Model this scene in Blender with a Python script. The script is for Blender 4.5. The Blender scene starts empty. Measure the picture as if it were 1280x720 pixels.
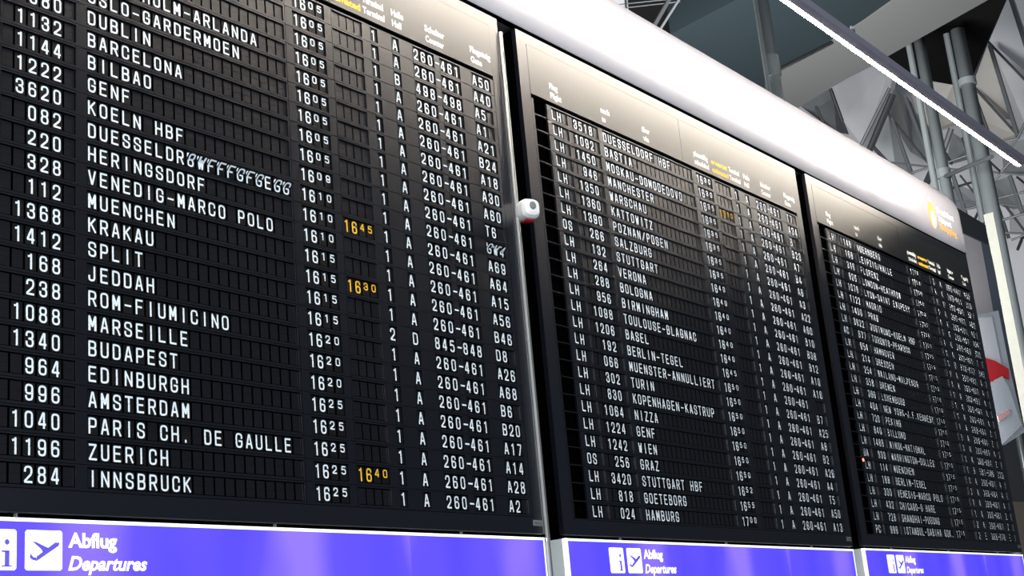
import bpy, math, random
from mathutils import Matrix, Vector

# ------------------------------------------------------------------ camera, world, lights, exposure
SC = bpy.context.scene
COL = SC.collection
S = 0.1                    # one board row is 10 cm
Z0 = 4.82                  # height of the first text row above the floor
CAM = (-30.1658, -43.0625, -32.1698)
FPX = 1695.834
RM = ((0.6186955776678442, -0.7807486188696742, -0.08744927848386613),
      (0.1643040353023636, 0.2374371339497352, -0.9574068055978583),
      (0.7682577472161358, 0.577975087313313, 0.2751814533858632))

def V(x, y, z):
    return Vector((x * S, y * S, z * S + Z0))

cam = bpy.data.objects.new('camera', bpy.data.cameras.new('camera'))
COL.objects.link(cam)
cam.data.sensor_width = 36.0
cam.data.lens = FPX / 1280.0 * 36.0
cam.data.clip_end = 500
m = Matrix.Identity(4)
for i in range(3):
    m[i][0] = RM[0][i]; m[i][1] = -RM[1][i]; m[i][2] = -RM[2][i]
m.translation = V(*CAM)
cam.matrix_world = m
SC.camera = cam

w = bpy.data.worlds.new('world'); SC.world = w; w.use_nodes = True
w.node_tree.nodes['Background'].inputs[0].default_value = (0.68, 0.82, 1.0, 1)
w.node_tree.nodes['Background'].inputs[1].default_value = 0.055
SC.view_settings.view_transform = 'Standard'
SC.view_settings.look = 'None'
SC.view_settings.gamma = 1
SC.view_settings.use_curve_mapping = False
SC.view_settings.exposure = 0.0

def area_light(name, loc, target, sx, sy, power, color):
    l = bpy.data.lights.new(name, 'AREA'); l.shape = 'RECTANGLE'; l.size = sx; l.size_y = sy
    l.energy = power; l.color = color
    o = bpy.data.objects.new(name, l); COL.objects.link(o)
    o.location = loc
    o.rotation_euler = (Vector(target) - Vector(loc)).to_track_quat('-Z', 'Y').to_euler()
    return o
# daylight through the glazed hall front behind the camera
area_light('hall_window_light', (-4.5, -11, 5.0), (4.5, 0, 3.8), 6, 4, 1700, (0.86, 0.94, 1.0))
# added fill lights without fittings, brightening the hall roof behind the boards
area_light('roof_fill_light', (8.5, 2.8, 5.6), (20, 3, 11.5), 3, 2, 1450, (1.0, 0.98, 0.96))
area_light('roof_fill_light', (8.0, 2.2, 4.6), (12, 2, 9.2), 2, 1.2, 60, (0.85, 0.95, 1.0))

area_light('pier_fill_light', (10.3, 0.52, 3.9), (14, 0.9, 3.7), 0.3, 2.6, 330, (0.95, 0.97, 1.0))  # added light, tucked behind the last board to brighten pier and poster

# ------------------------------------------------------------------ materials
def mat(name, color, rough=0.5, metal=0.0, spec=0.5, emit=None, strength=0.0, noise=0.0, nscale=8.0, coat=0.0, ior=1.5):
    mt = bpy.data.materials.new(name); mt.use_nodes = True
    nt = mt.node_tree; b = nt.nodes['Principled BSDF']
    b.inputs['Base Color'].default_value = (*color, 1)
    b.inputs['Roughness'].default_value = rough
    b.inputs['Metallic'].default_value = metal
    b.inputs['Specular IOR Level'].default_value = spec
    b.inputs['Coat Weight'].default_value = coat
    b.inputs['IOR'].default_value = ior
    if emit:
        b.inputs['Emission Color'].default_value = (*emit, 1)
        b.inputs['Emission Strength'].default_value = strength
    if noise:
        tc = nt.nodes.new('ShaderNodeTexCoord'); n = nt.nodes.new('ShaderNodeTexNoise')
        n.inputs['Scale'].default_value = nscale; n.inputs['Detail'].default_value = 5
        mx = nt.nodes.new('ShaderNodeMix'); mx.data_type = 'RGBA'
        mx.inputs[6].default_value = (*[c * (1 - noise) for c in color], 1)
        mx.inputs[7].default_value = (*[min(1, c * (1 + noise)) for c in color], 1)
        nt.links.new(tc.outputs['Object'], n.inputs['Vector'])
        nt.links.new(n.outputs['Fac'], mx.inputs[0]); nt.links.new(mx.outputs[2], b.inputs['Base Color'])
    return mt

def lacquer(name, color, rough, ior, noise=0.0, nscale=3):
    """dark semi-gloss lacquer: diffuse base under a Beckmann gloss with Fresnel."""
    mt = mat(name, color, rough, noise=noise, nscale=nscale); nt = mt.node_tree; p = nt.nodes['Principled BSDF']
    d = nt.nodes.new('ShaderNodeBsdfDiffuse'); g = nt.nodes.new('ShaderNodeBsdfAnisotropic'); g.distribution = 'BECKMANN'
    g.inputs['Roughness'].default_value = rough; g.inputs['Color'].default_value = (1, 1, 1, 1)
    f = nt.nodes.new('ShaderNodeFresnel'); f.inputs['IOR'].default_value = ior; mx = nt.nodes.new('ShaderNodeMixShader')
    if p.inputs['Base Color'].is_linked: nt.links.new(p.inputs['Base Color'].links[0].from_socket, d.inputs['Color'])
    else: d.inputs['Color'].default_value = (*color, 1)
    nt.links.new(f.outputs[0], mx.inputs[0]); nt.links.new(d.outputs[0], mx.inputs[1]); nt.links.new(g.outputs[0], mx.inputs[2])
    nt.links.new(mx.outputs[0], nt.nodes['Material Output'].inputs['Surface']); nt.nodes.remove(p)
    return mt

M = {}
M['plate'] = lacquer('board_plate', (0.0045, 0.005, 0.008), 0.42, 2.2, 0.2)
M['header'] = lacquer('header_plate', (0.010, 0.010, 0.010), 0.42, 2.15)
M['frame'] = lacquer('board_frame', (0.0065, 0.007, 0.011), 0.42, 2.15)
M['blank'] = lacquer('blank_flap', (0.005, 0.005, 0.007), 0.42, 2.1, 0.5, 2.5)
M['leaf'] = mat('lettered_flap', (0.004, 0.004, 0.005), 0.45, spec=0.3)
M['void'] = mat('recess_black', (0.0008, 0.0008, 0.001), 0.9, spec=0.0)
M['white'] = mat('flap_lettering_white', (0.82, 0.88, 0.93), 0.6, spec=0.2)
M['amber'] = mat('flap_lettering_amber', (0.95, 0.52, 0.03), 0.6, spec=0.2)
M['print'] = mat('header_lettering_white', (0.88, 0.88, 0.86), 0.6)
M['print_amber'] = mat('header_lettering_amber', (0.9, 0.52, 0.05), 0.6)
M['silver'] = mat('brushed_aluminium', (0.55, 0.55, 0.54), 0.35, metal=0.9, noise=0.1, nscale=6)
M['fascia'] = mat('white_fascia', (0.34, 0.345, 0.39), 0.35, spec=0.4)
M['white_plastic'] = mat('white_plastic', (0.8, 0.8, 0.78), 0.4)
M['red_plastic'] = mat('red_plastic', (0.35, 0.005, 0.02), 0.3)
M['grey_plastic'] = mat('grey_plastic', (0.16, 0.17, 0.17), 0.5)
M['box_white'] = mat('white_metal_box', (0.62, 0.65, 0.64), 0.5)
M['housing'] = mat('lamp_housing', (0.34, 0.33, 0.40), 0.4, metal=0.3)
M['tube'] = mat('lamp_diffuser', (0.9, 0.9, 0.9), 0.5, emit=(1.0, 0.89, 0.76), strength=95)
M['steel'] = mat('galvanised_steel', (0.17, 0.19, 0.198), 0.3, metal=0.35, noise=0.15, nscale=4)
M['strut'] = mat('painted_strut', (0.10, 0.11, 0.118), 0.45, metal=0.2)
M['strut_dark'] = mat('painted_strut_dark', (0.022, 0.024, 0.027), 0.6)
M['steel_dark'] = mat('dark_steel', (0.05, 0.055, 0.06), 0.5, metal=0.3)
M['slab'] = mat('soffit_shaded', (0.006, 0.0115, 0.0145), 0.85, spec=0.2, noise=0.06, nscale=0.8)  # shaded side of the soffit fold, shade put into the colour
M['slab2'] = mat('soffit_lit_warm', (0.062, 0.065, 0.066), 0.8, noise=0.05, nscale=0.8)  # lighter side of the same soffit, its light put into the colour
M['deck'] = mat('black_roof_deck', (0.004, 0.004, 0.004), 0.9, spec=0.05)
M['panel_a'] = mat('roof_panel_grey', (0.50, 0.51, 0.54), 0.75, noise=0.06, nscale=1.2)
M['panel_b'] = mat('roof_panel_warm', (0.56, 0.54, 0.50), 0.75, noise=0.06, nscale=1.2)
M['panel_c'] = mat('roof_panel_shaded_tint', (0.27, 0.29, 0.30), 0.75, noise=0.06, nscale=1.2)  # darker tint, with the shade of turned facets put into the colour
M['clad'] = mat('stone_cladding', (0.27, 0.275, 0.24), 0.7, noise=0.12, nscale=9)
M['floor'] = mat('terrazzo_floor', (0.16, 0.16, 0.17), 0.3, noise=0.2, nscale=20)
M['wall'] = mat('grey_wall', (0.13, 0.135, 0.15), 0.6, noise=0.1, nscale=1)
M['brown'] = mat('brown_counter', (0.30, 0.24, 0.20), 0.5)
M['brownlight'] = mat('brown_trim', (0.38, 0.24, 0.18), 0.5)
M['poster_white'] = mat('poster_white', (0.72, 0.73, 0.76), 0.5)
M['poster_red'] = mat('poster_red', (0.62, 0.02, 0.03), 0.5)
M['poster_pale'] = mat('poster_pale_grey', (0.55, 0.58, 0.63), 0.5, noise=0.05, nscale=3)
M['pink'] = mat('poster_pale_red', (0.70, 0.40, 0.38), 0.6)
M['navy'] = mat('dark_blue_sign', (0.02, 0.025, 0.045), 0.4)
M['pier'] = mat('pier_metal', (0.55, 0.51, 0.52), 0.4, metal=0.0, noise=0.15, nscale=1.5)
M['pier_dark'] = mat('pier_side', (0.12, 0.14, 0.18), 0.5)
M['led'] = mat('red_led', (0.5, 0.0, 0.0), 0.4, emit=(1.0, 0.12, 0.08), strength=6)
M['sign_white'] = mat('backlit_white', (0.8, 0.8, 0.8), 0.5, emit=(1, 1, 1), strength=0.95)
M['orange'] = mat('backlit_orange', (0.9, 0.3, 0.02), 0.5, emit=(1.0, 0.33, 0.06), strength=0.75)
M['yellow'] = mat('backlit_yellow', (0.9, 0.55, 0.05), 0.5, emit=(1.0, 0.52, 0.08), strength=0.8)

def lightbox_mat():
    mt = mat('backlit_blue_violet', (0.05, 0.03, 0.3), 0.4)
    nt = mt.node_tree; b = nt.nodes['Principled BSDF']
    tc = nt.nodes.new('ShaderNodeTexCoord'); n = nt.nodes.new('ShaderNodeTexNoise')
    n.inputs['Scale'].default_value = 1.0; n.inputs['Detail'].default_value = 1
    mp = nt.nodes.new('ShaderNodeMapping'); mp.inputs['Scale'].default_value = (1.9, 1.0, 0.7)
    r = nt.nodes.new('ShaderNodeValToRGB')
    r.color_ramp.elements[0].position = 0.36; r.color_ramp.elements[0].color = (0.070, 0.055, 0.98, 1)
    r.color_ramp.elements[1].position = 0.66; r.color_ramp.elements[1].color = (0.29, 0.19, 1.0, 1)
    e = r.color_ramp.elements.new(0.52); e.color = (0.105, 0.075, 1.0, 1)
    nt.links.new(tc.outputs['Object'], mp.inputs[0]); nt.links.new(mp.outputs[0], n.inputs['Vector'])
    nt.links.new(n.outputs['Fac'], r.inputs[0]); nt.links.new(r.outputs[0], b.inputs['Emission Color'])
    b.inputs['Emission Strength'].default_value = 0.95
    return mt
M['violet'] = lightbox_mat()
M['violet_print'] = mat('backlit_pictogram_blue', (0.05, 0.04, 0.25), 0.5, emit=(0.12, 0.09, 0.62), strength=0.9)

# ------------------------------------------------------------------ mesh helpers
class MB:
    def __init__(s): s.v = []; s.f = []; s.mi = []; s.ms = []
    def idx(s, mt):
        if mt not in s.ms: s.ms.append(mt)
        return s.ms.index(mt)
    def poly(s, pts, mt):
        b = len(s.v); s.v += [tuple(p) for p in pts]; s.f.append(tuple(range(b, b + len(pts)))); s.mi.append(s.idx(mt))
    def box(s, a, c, mt, back=True):
        x0, y0, z0 = a; x1, y1, z1 = c; b = len(s.v); k = s.idx(mt)
        s.v += [(x0, y0, z0), (x1, y0, z0), (x1, y1, z0), (x0, y1, z0), (x0, y0, z1), (x1, y0, z1), (x1, y1, z1), (x0, y1, z1)]
        fs = [(0, 1, 5, 4), (3, 2, 1, 0), (4, 5, 6, 7), (1, 2, 6, 5), (0, 4, 7, 3)]
        if back: fs.append((2, 3, 7, 6))
        for f in fs: s.f.append(tuple(b + i for i in f)); s.mi.append(k)
    def prism(s, front, d, mt):        # front polygon (list of 3D points), depth vector d
        n = len(front); b = len(s.v); k = s.idx(mt); d = Vector(d)
        s.v += [tuple(p) for p in front] + [tuple(Vector(p) + d) for p in front]
        s.f.append(tuple(range(b, b + n))); s.mi.append(k)
        s.f.append(tuple(range(b + 2 * n - 1, b + n - 1, -1))); s.mi.append(k)
        for i in range(n):
            j = (i + 1) % n; s.f.append((b + i, b + n + i, b + n + j, b + j)); s.mi.append(k)
    def tube(s, p, q, r, mt, n=10, r2=None):
        p = Vector(p); q = Vector(q); r2 = r if r2 is None else r2
        d = (q - p).normalized(); u = d.cross(Vector((0, 0, 1)))
        if u.length < 1e-3: u = Vector((1, 0, 0))
        u.normalize(); w_ = d.cross(u); b = len(s.v); k = s.idx(mt)
        for c, rr in ((p, r), (q, r2)):
            for i in range(n):
                a = 2 * math.pi * i / n; s.v.append(tuple(c + u * math.cos(a) * rr + w_ * math.sin(a) * rr))
        for i in range(n):
            j = (i + 1) % n; s.f.append((b + i, b + j, b + n + j, b + n + i)); s.mi.append(k)
        s.f.append(tuple(range(b + n - 1, b - 1, -1))); s.mi.append(k)
        s.f.append(tuple(range(b + n, b + 2 * n))); s.mi.append(k)
    def add(s, mb, off=(0, 0, 0)):
        b = len(s.v); ox, oy, oz = off
        s.v += [(x + ox, y + oy, z + oz) for x, y, z in mb.v]
        ks = [s.idx(m_) for m_ in mb.ms]
        s.f += [tuple(b + i for i in f) for f in mb.f]; s.mi += [ks[i] for i in mb.mi]
    def mesh(s, name, scale=S, smooth=False):
        me = bpy.data.meshes.new(name)
        me.from_pydata([(x * scale, y * scale, z * scale) for x, y, z in s.v], [], s.f)
        for m_ in s.ms: me.materials.append(m_)
        me.polygons.foreach_set('material_index', s.mi)
        if smooth: me.polygons.foreach_set('use_smooth', [True] * len(s.f))
        me.update(); return me

def tag(o, label=None, cat=None, group=None, kind=None):
    if label: o['label'] = label
    if cat: o['category'] = cat
    if group: o['group'] = group
    if kind: o['kind'] = kind
    return o
def empty(name, x, y, z):
    o = bpy.data.objects.new(name, None); COL.objects.link(o); o.location = V(x, y, z); o.empty_display_size = 0.1
    return o
def part(name, data, parent, off=(0, 0, 0), smooth=False):
    """data: MB in row units local to the part origin, or a ready mesh; off in row units relative to the parent."""
    me = data.mesh(name, smooth=smooth) if isinstance(data, MB) else data
    o = bpy.data.objects.new(name, me); COL.objects.link(o); o.parent = parent
    o.location = (off[0] * S, off[1] * S, off[2] * S)
    return o
def top(name, mb, x=0, y=0, z=0, smooth=False):
    o = bpy.data.objects.new(name, mb.mesh(name, smooth=smooth)); COL.objects.link(o); o.location = V(x, y, z)
    return o

def ray(u, v):
    a = (u - 640) / FPX; b = (v - 360) / FPX
    return Vector([RM[0][i] * a + RM[1][i] * b + RM[2][i] for i in range(3)])
def at(u, v, axis, val):
    """point of the hall seen at photo pixel (u, v) on the plane axis = val (row units)."""
    d = ray(u, v); c = Vector(CAM); i = 'xyz'.index(axis)
    return c + d * ((val - c[i]) / d[i])
def project(x, y, z):
    d = Vector((x, y, z)) - Vector(CAM)
    c = [sum(RM[k][i] * d[i] for i in range(3)) for k in range(3)]
    return 640 + FPX * c[0] / c[2], 360 + FPX * c[1] / c[2]

# ------------------------------------------------------------------ flap lettering (stroke font)
RND = [(0, .17), (0, .83), (.1, .95), (.33, 1), (.67, 1), (.9, .95), (1, .83), (1, .17), (.9, .05), (.67, 0), (.33, 0), (.1, .05), (0, .17)]
GL = {
 'A': [[(0, 0), (.42, 1), (.58, 1), (1, 0)], [(.18, .3), (.82, .3)]],
 'B': [[(0, 0), (0, 1), (.65, 1), (.92, .93), (.95, .75), (.9, .58), (.65, .52), (0, .52)], [(.65, .52), (.95, .44), (1, .25), (.93, .07), (.65, 0), (0, 0)]],
 'C': [[(1, .7), (1, .83), (.88, .96), (.6, 1), (.35, 1), (.1, .95), (0, .8), (0, .2), (.1, .05), (.35, 0), (.6, 0), (.88, .04), (1, .17), (1, .3)]],
 'D': [[(0, 0), (0, 1), (.6, 1), (.92, .93), (1, .78), (1, .22), (.92, .07), (.6, 0), (0, 0)]],
 'E': [[(.92, 1), (0, 1), (0, 0), (.92, 0)], [(0, .52), (.8, .52)]],
 'F': [[(.92, 1), (0, 1), (0, 0)], [(0, .5), (.8, .5)]],
 'G': [[(1, .72), (1, .83), (.88, .96), (.6, 1), (.35, 1), (.1, .95), (0, .8), (0, .2), (.1, .05), (.35, 0), (.65, 0), (.9, .06), (1, .2), (1, .46), (.55, .46)]],
 'H': [[(0, 0), (0, 1)], [(1, 0), (1, 1)], [(0, .5), (1, .5)]],
 'I': [[(.5, 0), (.5, 1)]],
 'J': [[(.85, 1), (.85, .2), (.75, .05), (.5, 0), (.25, 0), (.05, .06), (0, .2), (0, .3)]],
 'K': [[(0, 0), (0, 1)], [(.95, 1), (0, .4)], [(.3, .6), (1, 0)]],
 'L': [[(0, 1), (0, 0), (.9, 0)]],
 'M': [[(0, 0), (0, 1), (.5, .3), (1, 1), (1, 0)]],
 'N': [[(0, 0), (0, 1), (1, 0), (1, 1)]],
 'O': [RND],
 'P': [[(0, 0), (0, 1), (.65, 1), (.93, .94), (1, .8), (1, .62), (.93, .49), (.65, .43), (0, .43)]],
 'Q': [RND, [(.6, .25), (1, -.02)]],
 'R': [[(0, 0), (0, 1), (.65, 1), (.93, .94), (1, .8), (1, .65), (.93, .52), (.65, .47), (0, .47)], [(.55, .47), (1, 0)]],
 'S': [[(1, .74), (1, .85), (.88, .96), (.65, 1), (.35, 1), (.1, .95), (0, .82), (0, .68), (.12, .57), (.88, .43), (1, .32), (1, .17), (.9, .05), (.65, 0), (.35, 0), (.1, .05), (0, .16), (0, .27)]],
 'T': [[(0, 1), (1, 1)], [(.5, 1), (.5, 0)]],
 'U': [[(0, 1), (0, .18), (.1, .05), (.35, 0), (.65, 0), (.9, .05), (1, .18), (1, 1)]],
 'V': [[(0, 1), (.46, 0), (.54, 0), (1, 1)]],
 'W': [[(0, 1), (.22, 0), (.5, .7), (.78, 0), (1, 1)]],
 'X': [[(0, 0), (1, 1)], [(0, 1), (1, 0)]],
 'Y': [[(0, 1), (.5, .45), (1, 1)], [(.5, .45), (.5, 0)]],
 'Z': [[(.05, 1), (1, 1), (0, 0), (1, 0)]],
 '0': [RND],
 '1': [[(.22, .86), (.5, .9), (.6, 1), (.6, 0)]],
 '2': [[(0, .74), (0, .85), (.12, .96), (.35, 1), (.65, 1), (.9, .95), (1, .82), (1, .65), (.9, .5), (0, .06), (0, 0), (1, 0)]],
 '3': [[(0, .76), (0, .86), (.12, .96), (.35, 1), (.65, 1), (.9, .95), (.97, .82), (.97, .66), (.85, .56), (.45, .52)], [(.6, .52), (.88, .47), (1, .35), (1, .17), (.9, .05), (.65, 0), (.35, 0), (.1, .05), (0, .16), (0, .27)]],
 '4': [[(.78, 0), (.78, 1), (.62, 1), (0, .3), (0, .24), (1, .24)]],
 '5': [[(.92, 1), (.06, 1), (0, .54), (.2, .61), (.6, .62), (.9, .55), (1, .42), (1, .18), (.9, .05), (.65, 0), (.35, 0), (.08, .04), (0, .12)]],
 '6': [[(.98, .80), (.98, .86), (.88, .96), (.65, 1), (.35, 1), (.1, .95), (0, .82), (0, .17), (.1, .05), (.35, 0), (.65, 0), (.9, .05), (1, .17), (1, .40), (.9, .51), (.65, .55), (.35, .55), (.02, .46)]],
 '7': [[(0, 1), (1, 1), (.96, .8), (.42, 0)]],
 '8': [[(.3, .53), (.1, .59), (.03, .7), (.03, .84), (.12, .96), (.35, 1), (.65, 1), (.88, .96), (.97, .84), (.97, .7), (.9, .59), (.7, .53), (.3, .53), (.1, .46), (0, .34), (0, .16), (.1, .05), (.35, 0), (.65, 0), (.9, .05), (1, .16), (1, .34), (.9, .46), (.7, .53)]],
 '9': [[(.02, .22), (.02, .15), (.12, .04), (.35, 0), (.65, 0), (.9, .05), (1, .18), (1, .83), (.9, .95), (.65, 1), (.35, 1), (.1, .95), (0, .83), (0, .58), (.1, .46), (.35, .42), (.65, .42), (.98, .52)]],
 '-': [[(.08, .45), (.92, .45)]],
 '.': [[(.4, .0), (.4, .07)]],
 '/': [[(0, 0), (1, 1)]],
}
GW, GH, GT = 0.362, 0.625, 0.080        # glyph width, height, stroke
def glyph_polys(ch, sx=1.0, sz=1.0, t=GT, x0=0.0, z0=0.0):
    """convex polygons (x, z) of the lettering of one flap."""
    if ch in 'MW' and t == GT: t = .098
    out = []; w_ = GW * sx - t; h = GH * sz - t
    for st in GL[ch]:
        pts = [(x0 + t / 2 + x * w_, z0 + t / 2 + z * h) for x, z in st]
        n = len(pts)
        for i in range(n - 1):
            (ax, az), (bx, bz) = pts[i], pts[i + 1]
            L = math.hypot(bx - ax, bz - az)
            if L < 1e-6: continue
            dx, dz = (bx - ax) / L, (bz - az) / L; px, pz = -dz * t / 2, dx * t / 2
            e0 = t / 2 if i == 0 and pts[0] != pts[-1] else 0; e1 = t / 2 if i == n - 2 and pts[0] != pts[-1] else 0
            if ch in 'AVWXKN/47M' : e0 = min(e0, t * .35); e1 = min(e1, t * .35)
            a = (ax - dx * e0, az - dz * e0); b = (bx + dx * e1, bz + dz * e1)
            out.append([(a[0] - px, a[1] - pz), (b[0] - px, b[1] - pz), (b[0] + px, b[1] + pz), (a[0] + px, a[1] + pz)])
        for i in range(1, n - 1):
            out.append([(pts[i][0] + t / 2 * math.cos(k * math.pi / 3), pts[i][1] + t / 2 * math.sin(k * math.pi / 3)) for k in range(6)])
    return out
def clip(poly, zc, above):
    r = []; n = len(poly)
    ins = lambda p: (p[1] >= zc) if above else (p[1] <= zc)
    for i in range(n):
        a, b = poly[i], poly[(i + 1) % n]
        if ins(a): r.append(a)
        if ins(a) != ins(b):
            k = (zc - a[1]) / (b[1] - a[1]); r.append((a[0] + k * (b[0] - a[0]), zc))
    return r if len(r) >= 3 else None
CW, CB, CT = 0.455, -0.035, 0.672       # flap width, bottom, top (cell local, baseline z = 0)
CM = (CB + CT) / 2
_fl = {}
def flap_mb(ch, style='n', col='white'):
    """two hinged leaves with the character printed across both. style n normal, s small raised minute digit, f mid-flip."""
    key = (ch, style, col)
    if key in _fl: return _fl[key]
    mb = MB(); lm = M['blank'] if ch == ' ' else M['leaf']
    g = 0.0035
    mb.box((0, 0, CB), (CW, .03, CM - g), lm, back=False)
    nxt = ch
    if style == 'f': ch, nxt = ch[0], ch[1]
    mb.box((0, 0.004, CM + g), (CW, .034, CT), lm, back=False)
    def put(c, half, y, tf=None):
        if c == ' ': return
        if style == 's': ps = glyph_polys(c, .78, .62, .062, .085, GH * .38)
        else: ps = glyph_polys(c, .93 if c.isdigit() else 1, 1, GT, .055 if c.isdigit() else .045, 0)
        for i, p in enumerate(ps):
            q_ = clip(p, CM + g if half else CM - g, half)
            if q_:
                yy = y - .0015 - .00012 * i
                pts = [(x, yy, z) for x, z in q_]
                if tf: pts = [tf(*p3) for p3 in pts]
                mb.poly(pts, M[col])
    put(ch, False, 0); put(nxt, True, .004)
    if style == 'f':                      # a third leaf falling forward from the hinge
        a = math.radians(48)
        def tf(x, y, z):
            r = z - CM
            return (x, -.012 - r * math.sin(a) + y * math.cos(a), CM + r * math.cos(a) + y * math.sin(a))
        k = len(mb.v); b2 = MB(); b2.box((0, 0, CM + g), (CW, .012, CT), lm)
        mb.f += [tuple(k + i for i in f) for f in b2.f]; mb.mi += [mb.idx(lm)] * len(b2.f)
        mb.v += [tf(*p) for p in b2.v]
        put(ch, True, -.002, tf)
    _fl[key] = mb
    return mb
_fm = {}
def flap_mesh(ch, style='n', col='white'):
    key = (ch, style, col)
    if key not in _fm: _fm[key] = flap_mb(*key).mesh('flap')
    return _fm[key]

# ------------------------------------------------------------------ built-in font lettering for signs
_tx = {}
def text_geo(body, bold=0.0, shear=0.0):
    key = (body, bold, shear)
    if key in _tx: return _tx[key]
    cu = bpy.data.curves.new('t', 'FONT'); cu.body = body; cu.size = 1; cu.offset = bold; cu.shear = shear; cu.resolution_u = 3
    ob = bpy.data.objects.new('t', cu); COL.objects.link(ob)
    dg = bpy.context.evaluated_depsgraph_get(); ev = ob.evaluated_get(dg); me = ev.to_mesh()
    vs = [(v.co.x, v.co.y) for v in me.vertices]; fs = [tuple(p.vertices) for p in me.polygons]
    ev.to_mesh_clear(); bpy.data.objects.remove(ob); bpy.data.curves.remove(cu)
    _tx[key] = (vs, fs); return _tx[key]
def text_into(mb, body, x0, x1, zb, cap, mt, bold=0.02, shear=0.0, y=0.0, depth=0.0):
    vs, fs = text_geo(body, bold, shear); hv, _ = text_geo('H', bold, 0)
    ch = max(v[1] for v in hv); mn = min(v[0] for v in vs); mx = max(v[0] for v in vs)
    sx = (x1 - x0) / (mx - mn); sz = cap / ch; b = len(mb.v); k = mb.idx(mt)
    mb.v += [(x0 + (vx - mn) * sx, y, zb + vy * sz) for vx, vy in vs]
    mb.f += [tuple(b + i for i in f) for f in fs]; mb.mi += [k] * len(fs)

# ------------------------------------------------------------------ setting
def struct(o): o['kind'] = 'structure'; return o
mb = MB(); mb.box((-200, -250, -.5), (420, 140, 0), M['floor']); struct(top('floor', mb, 0, 0, -48.2))

# soffit slab of the upper level, seen from below
def hpoly(pts, z, t, mt):
    mb = MB(); f = [at(u, v, 'z', z) for u, v in pts]; mb.prism(f[::-1], (0, 0, t), mt); return mb
deck = hpoly([(780, -60), (1275, -60), (1257, 0), (1236, 48), (1213, 104), (1190, 106), (1128, 95), (1106, 66), (1000, 90), (850, 90), (790, 60)], 52, 1.5, M['deck'])
ceil = struct(top('ceiling', deck))
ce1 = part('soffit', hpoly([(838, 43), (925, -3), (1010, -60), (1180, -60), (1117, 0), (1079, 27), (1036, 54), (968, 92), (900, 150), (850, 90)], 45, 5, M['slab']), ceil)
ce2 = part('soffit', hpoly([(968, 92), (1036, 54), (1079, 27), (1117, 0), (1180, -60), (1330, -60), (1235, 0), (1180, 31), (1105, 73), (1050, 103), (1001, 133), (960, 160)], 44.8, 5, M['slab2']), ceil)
ceil.location = V(0, 0, 0)

# folded pale roof panels beyond; their tones hold both tint and facet shade
random.seed(4)
rp = empty('trim_1', 0, 0, 0); struct(rp)
def facet(pts, mt, xs):
    f = [at(u, v, 'x', x) for (u, v), x in zip(pts, xs)]
    c = sum(f, Vector()) / len(f); mb = MB(); mb.prism([p - c for p in f], (2.0, 0, 0), mt)
    o = part('roof_panel', mb, rp, c); o.location = Vector(c) * S; return o
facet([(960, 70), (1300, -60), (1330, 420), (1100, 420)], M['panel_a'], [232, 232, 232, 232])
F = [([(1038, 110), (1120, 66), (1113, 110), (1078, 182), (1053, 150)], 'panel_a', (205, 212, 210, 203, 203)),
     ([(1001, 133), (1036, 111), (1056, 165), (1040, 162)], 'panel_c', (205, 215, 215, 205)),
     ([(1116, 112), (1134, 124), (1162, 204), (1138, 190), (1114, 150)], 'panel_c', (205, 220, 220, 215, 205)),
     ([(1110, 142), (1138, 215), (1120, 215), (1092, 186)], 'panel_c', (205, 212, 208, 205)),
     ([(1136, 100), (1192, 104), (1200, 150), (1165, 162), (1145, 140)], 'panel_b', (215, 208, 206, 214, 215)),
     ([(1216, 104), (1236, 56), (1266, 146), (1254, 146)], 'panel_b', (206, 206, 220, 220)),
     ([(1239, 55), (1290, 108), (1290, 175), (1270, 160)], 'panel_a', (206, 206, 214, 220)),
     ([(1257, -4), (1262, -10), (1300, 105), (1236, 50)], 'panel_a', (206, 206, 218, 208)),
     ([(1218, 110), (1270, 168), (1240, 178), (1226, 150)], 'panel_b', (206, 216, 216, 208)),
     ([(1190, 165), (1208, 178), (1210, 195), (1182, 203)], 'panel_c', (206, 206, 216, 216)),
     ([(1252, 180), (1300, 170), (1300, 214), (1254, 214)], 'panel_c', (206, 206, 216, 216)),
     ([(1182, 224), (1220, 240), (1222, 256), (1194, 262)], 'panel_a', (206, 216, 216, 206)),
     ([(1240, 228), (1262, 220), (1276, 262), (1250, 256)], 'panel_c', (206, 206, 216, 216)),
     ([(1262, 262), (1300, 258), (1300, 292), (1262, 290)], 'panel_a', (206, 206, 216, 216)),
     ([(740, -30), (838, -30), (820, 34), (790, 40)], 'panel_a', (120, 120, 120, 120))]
for p, m_, xs in F: facet(p, M[m_], xs)

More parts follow.
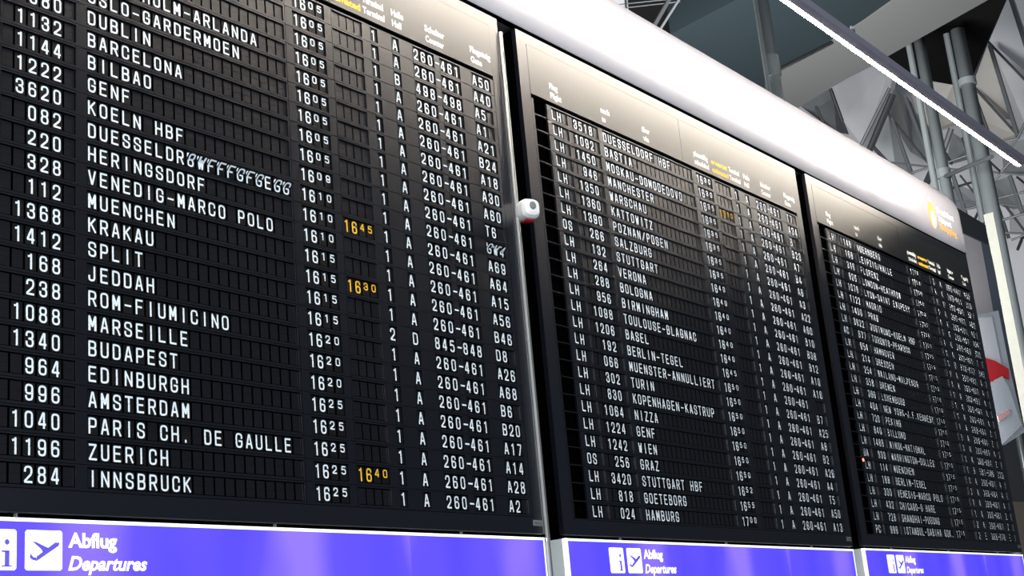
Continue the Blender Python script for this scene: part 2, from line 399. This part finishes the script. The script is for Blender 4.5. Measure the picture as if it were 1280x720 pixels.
# lattice roof truss in front of the panels
tr = empty('roof_truss', *at(1160, 208, 'x', 190))
tag(tr, 'dark steel lattice roof truss with thin diagonal struts beyond the boards', 'truss')
tl = Vector(at(1160, 208, 'x', 190))
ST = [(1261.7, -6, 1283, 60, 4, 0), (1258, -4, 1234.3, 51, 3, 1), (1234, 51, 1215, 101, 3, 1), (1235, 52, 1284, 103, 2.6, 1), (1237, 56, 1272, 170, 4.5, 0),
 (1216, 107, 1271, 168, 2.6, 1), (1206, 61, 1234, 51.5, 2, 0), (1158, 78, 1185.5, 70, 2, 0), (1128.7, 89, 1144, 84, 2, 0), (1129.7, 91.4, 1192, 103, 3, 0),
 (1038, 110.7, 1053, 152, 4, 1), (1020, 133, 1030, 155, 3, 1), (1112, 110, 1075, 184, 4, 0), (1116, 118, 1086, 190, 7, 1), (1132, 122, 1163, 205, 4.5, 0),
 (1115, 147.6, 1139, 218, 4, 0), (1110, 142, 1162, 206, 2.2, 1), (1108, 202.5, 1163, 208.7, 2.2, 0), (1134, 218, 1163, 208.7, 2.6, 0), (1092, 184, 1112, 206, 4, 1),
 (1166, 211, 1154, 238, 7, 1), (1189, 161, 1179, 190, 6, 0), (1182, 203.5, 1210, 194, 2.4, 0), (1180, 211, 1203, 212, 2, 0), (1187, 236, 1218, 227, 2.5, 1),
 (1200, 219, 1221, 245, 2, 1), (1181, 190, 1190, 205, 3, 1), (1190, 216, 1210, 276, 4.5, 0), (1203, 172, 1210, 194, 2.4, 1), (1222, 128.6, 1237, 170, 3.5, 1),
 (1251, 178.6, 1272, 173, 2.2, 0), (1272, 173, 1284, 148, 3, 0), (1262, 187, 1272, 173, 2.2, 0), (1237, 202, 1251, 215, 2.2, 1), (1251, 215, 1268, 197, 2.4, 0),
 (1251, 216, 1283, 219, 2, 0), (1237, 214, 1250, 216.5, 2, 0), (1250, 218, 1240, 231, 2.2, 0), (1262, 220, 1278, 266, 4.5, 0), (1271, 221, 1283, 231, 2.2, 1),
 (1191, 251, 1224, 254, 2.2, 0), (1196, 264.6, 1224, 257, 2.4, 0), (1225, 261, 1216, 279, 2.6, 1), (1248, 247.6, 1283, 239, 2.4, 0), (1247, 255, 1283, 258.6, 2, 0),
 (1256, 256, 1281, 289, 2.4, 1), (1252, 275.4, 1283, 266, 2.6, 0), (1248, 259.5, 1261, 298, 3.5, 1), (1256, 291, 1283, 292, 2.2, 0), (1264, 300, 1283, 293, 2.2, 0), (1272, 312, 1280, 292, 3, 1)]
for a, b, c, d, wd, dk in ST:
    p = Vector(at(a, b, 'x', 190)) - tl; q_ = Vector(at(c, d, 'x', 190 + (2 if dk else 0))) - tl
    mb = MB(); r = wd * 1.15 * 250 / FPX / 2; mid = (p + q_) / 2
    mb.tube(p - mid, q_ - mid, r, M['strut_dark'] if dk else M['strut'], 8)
    part('strut', mb, tr, mid)
t2l = Vector(at(820, 20, 'x', 108)); tr2 = empty('roof_truss', *t2l)
tag(tr2, 'short piece of steel roof truss above the white fascia beside the black ceiling recess', 'truss')
for a, b, c, d, wd, dk in [(770, 6, 855, -3, 1.6, 0), (770, 11, 850, 2, 1.6, 0), (781, -12, 784, 26, 3, 1), (842, -10, 812, 42, 6, 1), (855, -10, 818, 48, 3.5, 0)]:
    p = Vector(at(a, b, 'x', 108)) - t2l; q_ = Vector(at(c, d, 'x', 108)) - t2l; mid = (p + q_) / 2
    mb = MB(); mb.tube(p - mid, q_ - mid, wd * 165 / FPX / 2, M['strut_dark'] if dk else M['strut'], 8); part('strut', mb, tr2, mid)

# ------------------------------------------------------------------ steel columns behind the boards
def column(label, u, v, y, wpx, ztop, collars=(), clad=None, slim=None, name='steel_column'):
    p = Vector(at(u, v, 'y', y)); dist = (p - Vector(CAM)).dot(Vector(RM[2])); r = wpx * dist / FPX / 2
    e = empty(name, p.x, y, -48.2); tag(e, label, 'column')
    hz = lambda vv: min(range(0, 4000), key=lambda k: abs(project(p.x, y, -48 + k * .05)[1] - vv)) * .05 - 48 + 48.2
    mb = MB(); mb.tube((0, 0, 0), (0, 0, ztop + 48.2), r, M['steel'], 20); sh_ = part('shaft', mb, e, smooth=True); sh_.data.polygons[-1].use_smooth = False; sh_.data.polygons[-2].use_smooth = False
    for vv, hh in collars:
        mb = MB(); z = hz(vv); mb.tube((0, 0, z), (0, 0, z + hh), r * 1.22, M['steel'], 20); part('collar', mb, e)
    if slim:
        mb = MB(); mb.tube((slim[0], slim[1], hz(275) if clad else 0), (slim[0], slim[1], ztop + 48.2), slim[2], M['steel'], 10); part('drain_pipe', mb, e)
    if clad:
        zc = hz(clad[0]); k = r * clad[1]; mb = MB()
        mb.box((-1.03 * r, -.3 * r, 0), (.4 * r, 1.03 * r, zc), M['clad']); part('cladding', mb, e)
    return e, p, r
colA, pA, rA = column('slim grey steel column rising behind the middle of the white fascia, with a thin pipe', 962, 65, 8, 17, 44.5, [(97, 2.2)], slim=(-1.0, .2, .22))
colB, pB, rB = column('grey steel column behind the fascia end, left of the stone clad column', 1171.5, 172, 14, 14, 50, [(222, 1.2)], slim=(0, 1.5, .45))
colC, pC, rC = column('thick round steel column with pale stone cladding on its lower part', 1224.5, 180, 10, 18, 50, [(107, 1)], clad=(268, .80), slim=(0, 1.6, .45))
colD, pD, rD = column('grey steel column in the ceiling recess, between the two thick columns', 1197, 150, 45, 8, 50)
# bracket arms
mb = MB(); p = Vector(at(968, 90, 'y', 8)); q_ = Vector(at(1038, 54, 'z', p.z + .0)); mid = (p + q_) / 2
q_ = Vector(at(1040, 53, 'y', 4.5))
mb.tube((0, 0, 0), q_ - p, .22, M['steel_dark'], 8); a_ = top('bracket_arm', mb, *p); tag(a_, 'thin steel arm reaching from the slim column toward the long lamp', 'bracket')
p = Vector(at(1180, 221, 'y', 14)); q_ = Vector(at(1240, 195.5, 'y', 4)); mb = MB()
mb.tube((0, 0, 0), q_ - p, .30, M['steel_dark'], 8); a_ = top('bracket_arm', mb, *p); tag(a_, 'steel arm reaching from the fascia end column to the right end of the long lamp', 'bracket')

# ------------------------------------------------------------------ long linear lamp in front of the fascia
LY = -7.3
pe = Vector(at(1275, 205, 'y', LY)); ps = Vector(at(965, 1, 'y', LY)); print('lamp', pe, ps)
lamp = empty('linear_lamp', pe.x, LY, pe.z); tag(lamp, 'long straight white lamp bar in a grey housing, running above the boards', 'lamp')
LEN = pe.x + 12
prof = [(-.62, .0), (-.55, .72), (.05, .82), (.42, .40), (.30, -.05), (-.10, -.20)]
mb = MB(); mb.prism([(0, y, z) for y, z in prof], (-LEN, 0, 0), M['housing']); part('housing', mb, lamp)
mb = MB(); mb.prism([(-.05, .36, .22), (-.05, .43, .20), (-.05, .36, -.10), (-.05, .28, -.12)], (-LEN + .1, 0, 0), M['tube'])
mb.prism([(-.05, .30, -.05), (-.05, .30, -.14), (-.05, -.05, -.24), (-.05, -.05, -.16)], (-LEN + .1, 0, 0), M['tube']); part('diffuser', mb, lamp)
for uu in (1067,):
    hx = at(uu, 50, 'y', LY).x - pe.x
    mb = MB(); mb.box((hx - .5, -.25, .75), (hx + .5, .0, .95), M['housing']); mb.box((hx - .1, -.2, .9), (hx + .1, -.05, 1.5), M['steel']); mb.box((hx - .45, -.2, 1.4), (hx + .2, -.05, 1.6), M['box_white']); part('hanger', mb, lamp)

# ------------------------------------------------------------------ display boards
BX = [0.0, 38.2126, 76.4378]; BZ = [0.0, 0.012, 0.12]
XL, XR, ZT, ZB = -8.5, 27.95, 5.0, -25.05
P = .5487
CELLS = {'air': [-5.52 + .545 * k for k in range(3)], 'num': [-3.83 + .548 * k for k in range(6)], 'dst': [-.04 + P * k for k in range(20)],
         'tim': [11.53, 12.03, 12.57, 13.14], 'est': [14.23, 14.76, 15.30, 15.84], 'ter': [16.99], 'hal': [18.63],
         'cnt': [20.27, 20.84, 21.42, 22.47, 23.04, 23.6], 'gat': [25.18, 25.73, 26.28]}
HOLES = []
for k_, c_ in CELLS.items():
    if k_ == 'cnt': HOLES += [(c_[0] - .05, c_[2] + CW + .04), (c_[3] - .05, c_[5] + CW + .04)]
    else: HOLES.append((c_[0] - .05, c_[-1] + CW + .04))
def row_panel_mb():
    mb = MB(); pt = M['plate']; d = .13
    x0, x1 = -6.06, 27.08; zt, zb = .795, -.185
    ct, cb = .715, -.075
    mb.box((-7.45, 0.0, -.205), (x0, .10, -.145), pt)                 # thin rib across the open slot
    mb.box((-7.52, 0, zb), (-7.34, d, zt), pt)
    seams = [10.97, 14.12, 18.54, 20.17, 22.36, 25.07]
    edges = [x0] + [s_ for s_ in seams] + [x1]
    for a, b in zip(edges[:-1], edges[1:]):                            # each module between two seams has its own plate
        mb.box((a + .012, 0, ct), (b - .012, d, zt), pt); mb.box((a + .012, 0, zb), (b - .012, d, cb), pt)
        hs = [h for h in HOLES if h[0] >= a - .1 and h[1] <= b + .12]
        cur = a + .012
        for h in hs:
            if h[0] - cur > .005: mb.box((cur, 0.0005, cb), (h[0], d, ct), pt)
            cur = h[1]
        if b - .012 - cur > .005: mb.box((cur, 0.0005, cb), (b - .012, d, ct), pt)
    mb.box((22.0, -.01, .25), (22.32, 0, .33), M['white'])             # printed dash between the counter numbers
    return mb
ROWM = row_panel_mb().mesh('row_panel')

B1 = ['', '', '', 'STOCKHOLM-ARLANDA', 'OSLO-GARDERMOEN', 'DUBLIN', 'BARCELONA', 'BILBAO', 'GENF', 'KOELN HBF', 'DUESSELDR', 'HERINGSDORF', 'VENEDIG-MARCO POLO', 'MUENCHEN', 'KRAKAU', 'SPLIT', 'JEDDAH', 'ROM-FIUMICINO', 'MARSEILLE', 'BUDAPEST', 'EDINBURGH', 'AMSTERDAM', 'PARIS CH. DE GAULLE', 'ZUERICH', 'INNSBRUCK']
N1 = ['', '', '', '', '', '980', '1132', '1144', '1222', '3620', '082', '220', '328', '112', '1368', '1412', '168', '238', '1088', '1340', '964', '996', '1040', '1196', '284']
T1 = ['1605'] * 9 + ['1609'] + ['1610'] * 3 + ['1615'] * 4 + ['1620'] * 3 + ['1625'] * 5
G1 = 'A50 A40 A5 A1 A21 B24 A18 A30 A60 T6 ? A69 A64 A15 A56 B46 D8 A26 A68 B6 B20 A17 A14 A28 A2'.split()
B2 = ['DUESSELDORF HBF', 'BASTIA', 'MOSKAU-DOMODEDOVO', 'MANCHESTER', 'WARSCHAU', 'KATTOWITZ', 'POZNAN/POSEN', 'SALZBURG', 'STUTTGART', 'VERONA', 'BOLOGNA', 'BIRMINGHAM', 'TOULOUSE-BLAGNAC', 'BASEL', 'BERLIN-TEGEL', 'MUENSTER-ANNULLIERT', 'TURIN', 'KOPENHAGEN-KASTRUP', 'NIZZA', 'GENF', 'WIEN', 'GRAZ', 'STUTTGART HBF', 'GOETEBORG', 'HAMBURG']
N2 = '3518 1092 1450 946 1350 1360 1390 266 132 264 288 956 1098 1206 192 066 302 830 1064 1224 1242 256 3420 818 024'.split()
T2 = ['1630'] * 2 + ['1635'] * 6 + ['1640'] * 6 + ['1645'] + ['1650'] * 7 + ['1652', '1655', '1700']
G2 = 'T7 A34 B B23 A7 B4 A6 A3 A22 A60 B10 B38 B12 A10 A16 _ B7 A25 A8 B2 A26 A4 T5 A50 A13'.split()
B3 = ['NUERNBERG', 'LEIPZIG/HALLE', 'FLORENZ', 'LONDON-HEATHROW', 'LYON-SAINT EXUPERY', 'MADRID', 'PRAG', 'DORTMUND-KOELN HBF', 'TORONTO-PEARSON', 'HANNOVER', 'DRESDEN', 'MAILAND-MALPENSA', 'BREMEN', 'LUXEMBURG', 'NEW YORK-J.F.KENNEDY', 'PEKING', 'BILLUND', 'MINSK-NATIONAL', 'WASHINGTON-DULLES', 'MUENCHEN', 'BERLIN-TEGEL', 'VENEDIG-MARCO POLO', 'CHICAGO-O HARE', 'SHANGHAI-PUDONG', 'ISTANBUL-SABIHA GOK.']
N3 = '148 168 316 926 1078 1122 1400 3622 877 054 214 254 358 396 404 720 840 1488 933 114 188 330 432 728 996'.split()
T3 = ['1700'] * 5 + ['1705'] * 4 + ['1710'] * 8 + ['1715'] * 8
G3 = 'A52 B23 B2 A62 A2 A34 B22 T B45 A A A A A Z Z A Z Z22 A A A Z Z E'.split()
def rows(dst, num, tim, gat, air, est, ter={}, hal={}, cnt={}, flip={}):
    out = []
    for r in range(25):
        c = {}
        def put(col, k, ch, st='n', cl='white'): c[(col, k)] = (ch, st, cl)
        a = air(r)
        for k, ch in enumerate(a): put('air', k, ch)
        for k, ch in enumerate(num[r]): put('num', 5 - len(num[r]) + k, ch)
        for k, ch in enumerate(dst[r]): put('dst', k, ch)
        for k, ch in enumerate(tim[r]): put('tim', k, ch, 's' if k > 1 else 'n')
        for k, ch in enumerate(est.get(r, '')): put('est', k, ch, 's' if k > 1 else 'n', 'amber')
        put('ter', 0, ter.get(r, '1')); put('hal', 0, hal.get(r, 'A'))
        for k, ch in enumerate(cnt.get(r, '260461')): put('cnt', k, ch)
        if gat[r] not in '_?':
            for k, ch in enumerate(gat[r]): put('gat', k, ch)
        for (col, k), pr_ in flip.items():
            if k[0] == r: put(col, k[1], pr_, 'f')
        out.append(c)
    return out
FL = {('dst', (10, 9 + i)): s_ for i, s_ in enumerate(['8B', 'WM', 'FC', 'FC', 'FC', 'GC', 'FC', 'GC', 'EE', 'GG', 'GG'])}
FL.update({('gat', (10, i)): s_ for i, s_ in enumerate(['GU', 'WM', '4Z'])})
DATA = [rows(B1, N1, T1, G1, lambda r: '', {11: '1645', 14: '1630', 23: '1640'}, {16: '2'}, {2: 'B', 16: 'D'}, {2: '498498', 16: '845848'}, FL),
        rows(B2, N2, T2, G2, lambda r: 'OS' if r in (7, 21) else 'LH', {2: '1710'}),
        rows(B3, N3, T3, G3, lambda r: {8: 'AC', 18: 'UA', 24: 'PC'}.get(r, 'LH'), {}, {23: '2', 24: '2'}, {8: 'B', 18: 'B', 24: 'E'}, {8: '870877', 18: '501506', 24: '966978'})]
DATA[0][10][('dst', 17)] = ('E', 'n', 'white')

HDR = [('Flug', 'Flight', -5.55, -4.70, -4.38, 0), ('nach', 'to', -.05, .97, .42, 0), ('über', 'via', 4.8, 5.75, 5.55, 0),
       ('planmäßig', 'scheduled', 11.46, 13.45, 13.5, 0), ('erwartet', 'estimated', 13.9, 16.25, 16.3, 1), ('Terminal', 'Terminal', 16.44, 18.05, 18.1, 0),
       ('Halle', 'Hall', 18.65, 19.6, 19.4, 0), ('Schalter', 'Counter', 21.3, 22.95, 22.85, 0), ('Flugsteig', 'Gate', 25.13, 26.98, 26.15, 0)]
LAB = ['nearest and largest black flap board, listing Dublin down to Innsbruck, left of the white alarm',
       'middle black flap board, listing Duesseldorf Hbf down to Hamburg',
       'farthest black flap board, listing Nuernberg down to Istanbul, beside the stone clad column']
for bi in range(3):
    bx, bz = BX[bi], BZ[bi]
    e = empty('flap_display_board', bx, 0, bz); tag(e, LAB[bi], 'display board', 'flap display boards in a row')
    fr = M['frame']
    mb = MB(); mb.box((XL + .02, .45, ZB + .02), (XR - .02, 3.2, ZT - .02), M['void']); part('case', mb, e)
    mb = MB(); bv = .0
    mb.box((XL, 0, ZB), (-7.54, .3, ZT), fr); mb.box((27.10, 0, ZB), (XR, .3, ZT), fr)
    mb.box((-7.54, 0, 4.30), (27.10, .3, ZT), fr); mb.box((-7.54, 0, ZB), (27.10, .3, -24.21), fr)
    part('frame', mb, e)
    for a, b in ((-7.52, 9.83), (9.86, 27.08)):
        mb = MB(); mb.box((a, -.01, 1.06), (b, .13, 4.28), M['header'])
        for t1, t2, x0, x1, x2, am in HDR:
            if a < x0 < b:
                mt = M['print_amber'] if am else M['print']
                text_into(mb, t1, x0, x1, 1.98, .38, mt, .04, y=-.014); text_into(mb, t2, x0 + .02, x2, 1.36, .38, mt, .04, y=-.014)
        part('header_panel', mb, e)
    # pins, rating plate
    for px_ in (-2.95, 9.18, 21.3):
        mb = MB(); mb.box((-.035, .05, -.1), (.035, .2, .02), M['steel']); part('pin', mb, e, (px_, 0, ZB - .06))
    mb = MB(); mb.box((0, -.02, 0), (.75, 0, .3), M['grey_plastic']); mb.box((.08, -.025, .09), (.67, -.02, .2), M['silver']); tag(part('rating_plate', mb, e, (27.05, 0, -24.65)), 'small silver rating plate')
    if bi == 2:
        mb = MB()
        for i in range(6): mb.tube((0, .02 * i - .1, 0), (0, .02 * i - .08, 0), .13 * math.sin(math.pi * (i + .5) / 6), M['led'], 8)
        lz = at(1078.5, 575, 'y', 0); part('indicator_light', mb, e, (lz.x - bx, 0, lz.z - bz))
    # cells ranked by their size in the picture
    cells = []
    for r in range(25):
        for col, xs in CELLS.items():
            for k, x in enumerate(xs):
                u, v = project(bx + x + .23, .04, bz - r + .3); u2, v2 = project(bx + x + .73, .04, bz - r + .3); u3, v3 = project(bx + x + .23, .04, bz - r - .7)
                inside = -8 < u < 1290 and -12 < v < 732
                cells.append(((u2 - u) * (v3 - v) if inside else -1, r, col, k, x))
    cells.sort(key=lambda t: -t[0])
    single = set((c[1], c[2], c[3]) for c in cells[:300]) if bi < 2 else set()
    if bi == 0:                                                         # the cells caught mid-flip are single pieces too
        ex = [(10, 'dst', 9 + i) for i in range(11)] + [(10, 'gat', i) for i in range(3)]
        need = [x_ for x_ in ex if x_ not in single]
        for c in [c for c in cells[:300] if (c[1], c[2], c[3]) not in ex][-len(need):]: single.discard((c[1], c[2], c[3]))
        single |= set(ex)
    rest = MB(); rowobj = {}
    for r in range(25):
        rowobj[r] = part('row_panel', ROWM, e, (0, 0, -r))
    for _, r, col, k, x in cells:
        ch, st, cl = DATA[bi][r].get((col, k), (' ', 'n', 'white'))
        if ch == ' ': st, cl = 'n', 'white'
        if (r, col, k) in single:
            part('flap', flap_mesh(ch, st, cl), rowobj[r], (x, .055, 0))
        else:
            rest.add(flap_mb(ch, st, cl), (x, .055, -r))
    tag(part('flaps', rest, e), kind='stuff')

# ------------------------------------------------------------------ light boxes under the boards
def aircraft(mb, x, z, s, y, mt):      # departing aircraft pictogram
    def P_(pts): mb.poly([(x + a * s, y, z + b * s) for a, b in pts], mt)
    P_([(.12, .30), (.20, .24), (.32, .22), (.30, .30), (.22, .31), (.15, .40)])
    P_([(.32, .22), (.90, .58), (.93, .66), (.80, .66), (.30, .32)])
    P_([(.48, .42), (.64, .52), (.30, .66), (.18, .68), (.42, .50)])
for bi in range(3):
    bx, bz = BX[bi], BZ[bi]
    e = empty('light_box_sign', bx, 0, bz); tag(e, ['backlit violet blue departures sign under the nearest board', 'backlit violet blue departures sign under the middle board', 'backlit violet blue departures sign under the farthest board'][bi], 'sign', 'backlit departures signs')
    zt, zb, x0, x1 = -25.25, -31.0, XL + .02, 27.86
    mb = MB(); mb.box((x0, .06, zb), (x1, 2.2, zt), M['box_white']); part('case', mb, e)
    mb = MB(); mb.box((x0, -.02, zt - .13), (x1, .2, zt), M['sign_white']); mb.box((x0, -.02, zb), (x0 + .22, .2, zt), M['sign_white']); mb.box((x1 - .08, -.02, zb), (x1, .2, zt), M['sign_white']); part('edge_frame', mb, e)
    for a, b in ((x0 + .22, 17.42), (17.46, x1 - .08)):
        mb = MB(); mb.box((0, 0, zb), (b - a, .05, zt - .13), M['violet']); part('lit_panel', mb, e, (a, 0, 0))
    for k, a in enumerate((-4.42, -2.65)):
        z1, z0 = -25.67, -27.08; s_ = 1.5 if k else 1.44; y = -.012
        mb = MB(); c = .07; f = [(a + c, y, z0), (a + s_ - c, y, z0), (a + s_, y, z0 + c), (a + s_, y, z1 - c), (a + s_ - c, y, z1), (a + c, y, z1), (a, y, z1 - c), (a, y, z0 + c)]
        mb.poly(f, M['sign_white'])
        if k: aircraft(mb, a, z0, s_, y - .006, M['violet_print'])
        else:
            q = M['violet_print']; yy = y - .006; cx = a + 1.07
            mb.poly([(cx + .095 * math.cos(t * math.pi / 6), yy, z0 + .97 + .1 * math.sin(t * math.pi / 6)) for t in range(12)], q)
            for p4 in ([(-.08, .14), (.10, .14), (.10, .68), (-.08, .68)], [(-.2, .62), (.10, .62), (.10, .68), (-.2, .68)], [(-.2, .12), (.2, .12), (.2, .17), (-.2, .17)]):
                mb.poly([(cx + u_, yy, z0 + v_) for u_, v_ in p4], q)
        part('pictogram', mb, e)
    mb = MB(); text_into(mb, 'Abflug', -.90, 1.19, -26.24, .52, M['sign_white'], .035, y=-.012); text_into(mb, 'Departures', -.90, 2.55, -27.06, .50, M['sign_white'], .03, .28, y=-.012); part('lettering', mb, e)

# ------------------------------------------------------------------ silver rail and alarm between the first two boards
mb = MB(); z0, z1 = -31, 4.15; n = 7
pr = [(27.99, .0), (27.99, -.10), (28.03, -.17), (28.12, -.19), (28.2, -.16), (28.22, .0)]
mb.prism([(x - 28, y, z0) for x, y in pr], (0, 0, z1 - z0), M['silver']); o = top('edge_rail', mb, 28.0, 0, 0); tag(o, 'slim upright silver rail along the right edge of the nearest board', 'rail')
ac = Vector(at(661, 262, 'y', -.75)); e = empty('alarm_sounder', *ac); e.scale = (.86, .80, .86); e.rotation_euler = (0, 0, math.radians(-24)); tag(e, 'white wall alarm with grey lens and red underside, fixed between two boards', 'alarm')
mb = MB(); pf = []
def superring(rx, rz, y, n=28, p=3.2, cz=0):
    o_ = []
    for i in range(n):
        a = 2 * math.pi * i / n; c, s_ = math.cos(a), math.sin(a)
        o_.append((rx * math.copysign(abs(c) ** (2 / p), c), y, cz + rz * math.copysign(abs(s_) ** (2 / p), s_)))
    return o_
def loft(rings, mt, cap=True):
    mb = MB(); n = len(rings[0]); k = mb.idx(mt)
    for r_ in rings: mb.v += r_
    for i in range(len(rings) - 1):
        for j in range(n):
            j2 = (j + 1) % n; mb.f.append((i * n + j, i * n + j2, (i + 1) * n + j2, (i + 1) * n + j)); mb.mi.append(k)
    if cap: mb.f.append(tuple(range((len(rings) - 1) * n, len(rings) * n))); mb.mi.append(k); mb.f.append(tuple(range(n - 1, -1, -1))); mb.mi.append(k)
    return mb
part('body', loft([superring(.66, .66, .75), superring(.70, .70, .2), superring(.66, .66, -.25), superring(.52, .52, -.52), superring(.30, .30, -.6)], M['white_plastic']), e, (0, 0, 0))
tag(part('lens', loft([superring(.24, .28, -.56, 16, 2, .10), superring(.24, .28, -.64, 16, 2, .10), superring(.15, .18, -.69, 16, 2, .10)], M['grey_plastic']), e), 'grey oval lens')
tag(part('beacon', loft([superring(.34, .12, .6, 20, 2.4, -.70), superring(.36, .13, .1, 20, 2.4, -.71), superring(.28, .08, -.1, 20, 2.4, -.68)], M['red_plastic']), e), 'red beacon cap')
mb = MB(); mb.box((-.45, .7, -.3), (.1, .82, .3), M['grey_plastic']); part('mounting_plate', mb, e)

# ------------------------------------------------------------------ white fascia above the boards
e = empty('fascia', 40, 0, 5.2); tag(e, 'long white curved fascia running along the top of all three boards', 'fascia')
R_, zc = 4.4, 9.25
pf = [(.02, 5.27), (-.02, 5.29), (-.02, 7.2), (0, zc)]
for i in range(1, 19):
    a = math.radians(5 * i); pf.append((R_ * (1 - math.cos(a)), zc + R_ * math.sin(a)))
mb = MB(); xa, xb = -14.0, 104.6; k = mb.idx(M['fascia']); n = len(pf)
segs = 30
for i in range(segs + 1):
    x = xa + (xb - xa) * i / segs
    for y, z in pf: mb.v.append((x - 40, y, z - 5.2))
for i in range(segs):
    for j in range(n - 1):
        mb.f.append((i * n + j, (i + 1) * n + j, (i + 1) * n + j + 1, i * n + j + 1)); mb.mi.append(k)
part('panel', mb, e, smooth=True)
mb = MB(); mb.poly([(xb - 40, y, z - 5.2) for y, z in pf] + [(xb - 40, R_, .08)], M['fascia']); mb.poly([(xa - 40, y, z - 5.2) for y, z in pf][::-1] + [(xa - 40, R_, .08)], M['fascia'])
mb.poly([(xa - 40, 0.02, .07), (xa - 40, R_, .07), (xb - 40, R_, .07), (xb - 40, 0.02, .07)], M['fascia']); part('end_cap', mb, e)
mb = MB(); mb.box((xa - 40, -.015, -.065), (xb - 40.3, .3, .065), M['void']); part('shadow_gap_strip', mb, e)
ex, ez = BX[2] - 40, -5.2
mb = MB()
mb.poly([(ex + 20.02 + .92 * math.cos(t * math.pi / 16), -.03, ez + 7.72 + 1.42 * math.sin(t * math.pi / 16)) for t in range(32)], M['orange'])
mb.poly([(ex + 19.98 + .72 * math.cos(t * math.pi / 16), -.04, ez + 7.95 + 1.05 * math.sin(t * math.pi / 16)) for t in range(32)], M['yellow'])
mb.poly([(ex + 20.1 + .52 * math.cos(t * math.pi / 16), -.05, ez + 7.32 + .85 * math.sin(t * math.pi / 16)) for t in range(32)], M['sign_white'])
mb.poly([(ex + 19.4, -.03, ez + 9.2), (ex + 20.5, -.03, ez + 9.1), (ex + 20.1, -.03, ez + 9.35), (ex + 19.8, -.03, ez + 9.6)], M['sign_white'])
tag(part('emblem', mb, e), 'orange and white ball emblem')
mb = MB(); text_into(mb, 'Frankfurt', ex + 21.6, ex + 26.0, ez + 8.32, .62, M['sign_white'], .03, y=-.03); text_into(mb, 'Airport', ex + 21.6, ex + 25.0, ez + 7.42, .62, M['sign_white'], .03, y=-.03)
text_into(mb, 'Shopping', ex + 21.6, ex + 26.1, ez + 6.62, .62, M['orange'], .03, y=-.03); tag(part('lettering', mb, e), 'white and orange lettering')

# ------------------------------------------------------------------ hall parts seen past the right end of the boards
def wallpoly(pts, y, d, mt):
    mb = MB(); mb.prism([at(u, v, 'y', y) for u, v in pts], (0, d, 0), mt); return mb
struct(top('wall_back', wallpoly([(1190, 330), (1290, 330), (1330, 700), (1330, 760), (1200, 760)], 60, 1.5, M['wall'])))
e = empty('clad_pier', *at(1240, 500, 'y', 8.6)); tag(e, 'pale metal clad pier with a dark top band behind the farthest board', 'pier')
c0 = Vector(at(1240, 500, 'y', 8.6))
def rel(mb): mb.v = [(x - c0.x, y - c0.y, z - c0.z) for x, y, z in mb.v]; return mb
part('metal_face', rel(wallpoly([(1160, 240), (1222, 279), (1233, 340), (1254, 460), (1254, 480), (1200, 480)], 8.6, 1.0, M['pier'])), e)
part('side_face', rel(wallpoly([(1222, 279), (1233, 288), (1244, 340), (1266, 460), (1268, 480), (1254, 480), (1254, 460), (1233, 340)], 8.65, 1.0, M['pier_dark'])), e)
part('top_band', rel(wallpoly([(1197, 260), (1232, 281), (1236, 306), (1202, 290)], 8.4, .8, M['steel_dark'])), e)
e = empty('poster', *at(1250, 480, 'y', 7.8)); tag(e, 'tall pale poster with a red shape and a white sheet, between board and clad column', 'poster'); c0 = Vector(at(1250, 480, 'y', 7.8))
part('backing', rel(wallpoly([(1214, 396), (1248, 388), (1262, 460), (1281, 540), (1256, 556), (1236, 556)], 7.9, .4, M['poster_pale'])), e)
part('white_field', rel(wallpoly([(1216, 398), (1240, 396), (1252, 456), (1230, 450)], 7.8, .1, M['poster_white'])), e)
tag(part('red_shape', rel(wallpoly([(1228, 446), (1244, 451), (1261, 461), (1262, 474), (1254, 471), (1232, 481)], 7.7, .1, M['poster_red'])), e), 'red shape on the poster')
tag(part('sheet', rel(wallpoly([(1232, 482), (1253, 470), (1262, 486), (1277, 532), (1246, 562), (1238, 552)], 7.6, .1, M['poster_pale'])), e), 'pale sheet with faint red print')
part('faint_print', rel(wallpoly([(1247, 520), (1262, 511), (1263, 517), (1249, 527)], 7.5, .05, M['pink'])), e)
o = top('hall_counter', rel(wallpoly([(1225, 626), (1300, 628), (1330, 760), (1240, 760)], 24, 4, M['brown']))); o.location = V(*c0); tag(o, 'brown counter front low behind the farthest board', 'counter')
c1 = Vector(at(1275, 690, 'y', 28)); mb = wallpoly([(1268, 690), (1284, 684), (1290, 730), (1272, 730)], 28, 2, M['poster_red']); mb.v = [(x - c1.x, y - c1.y, z - c1.z) for x, y, z in mb.v]
o = top('red_box', mb, *c1); tag(o, 'small red box at the lower end of the farthest board', 'box')
c1 = Vector(at(1275, 400, 'y', 34)); mb = wallpoly([(1255, 300), (1270, 306), (1284, 320), (1310, 470), (1290, 480), (1272, 420)], 34, 2, M['navy']); mb.v = [(x - c1.x, y - c1.y, z - c1.z) for x, y, z in mb.v]
e = empty('hanging_sign', *c1); tag(e, 'dark blue hanging sign with pale marks behind the clad column', 'sign'); part('face', mb, e)
mb = MB()
for pts in ([(1264, 331), (1269, 329), (1271, 338), (1268, 340)], [(1267, 346), (1269.5, 346), (1270.5, 352), (1268, 353)], [(1271, 364), (1273, 363), (1277, 380), (1275, 382)], [(1276, 386), (1280, 386), (1286, 418), (1281, 418)]):
    mb.prism([Vector(at(u, v, 'y', 33.8)) - c1 for u, v in pts], (0, .1, 0), M['poster_pale'])
part('marks', mb, e)
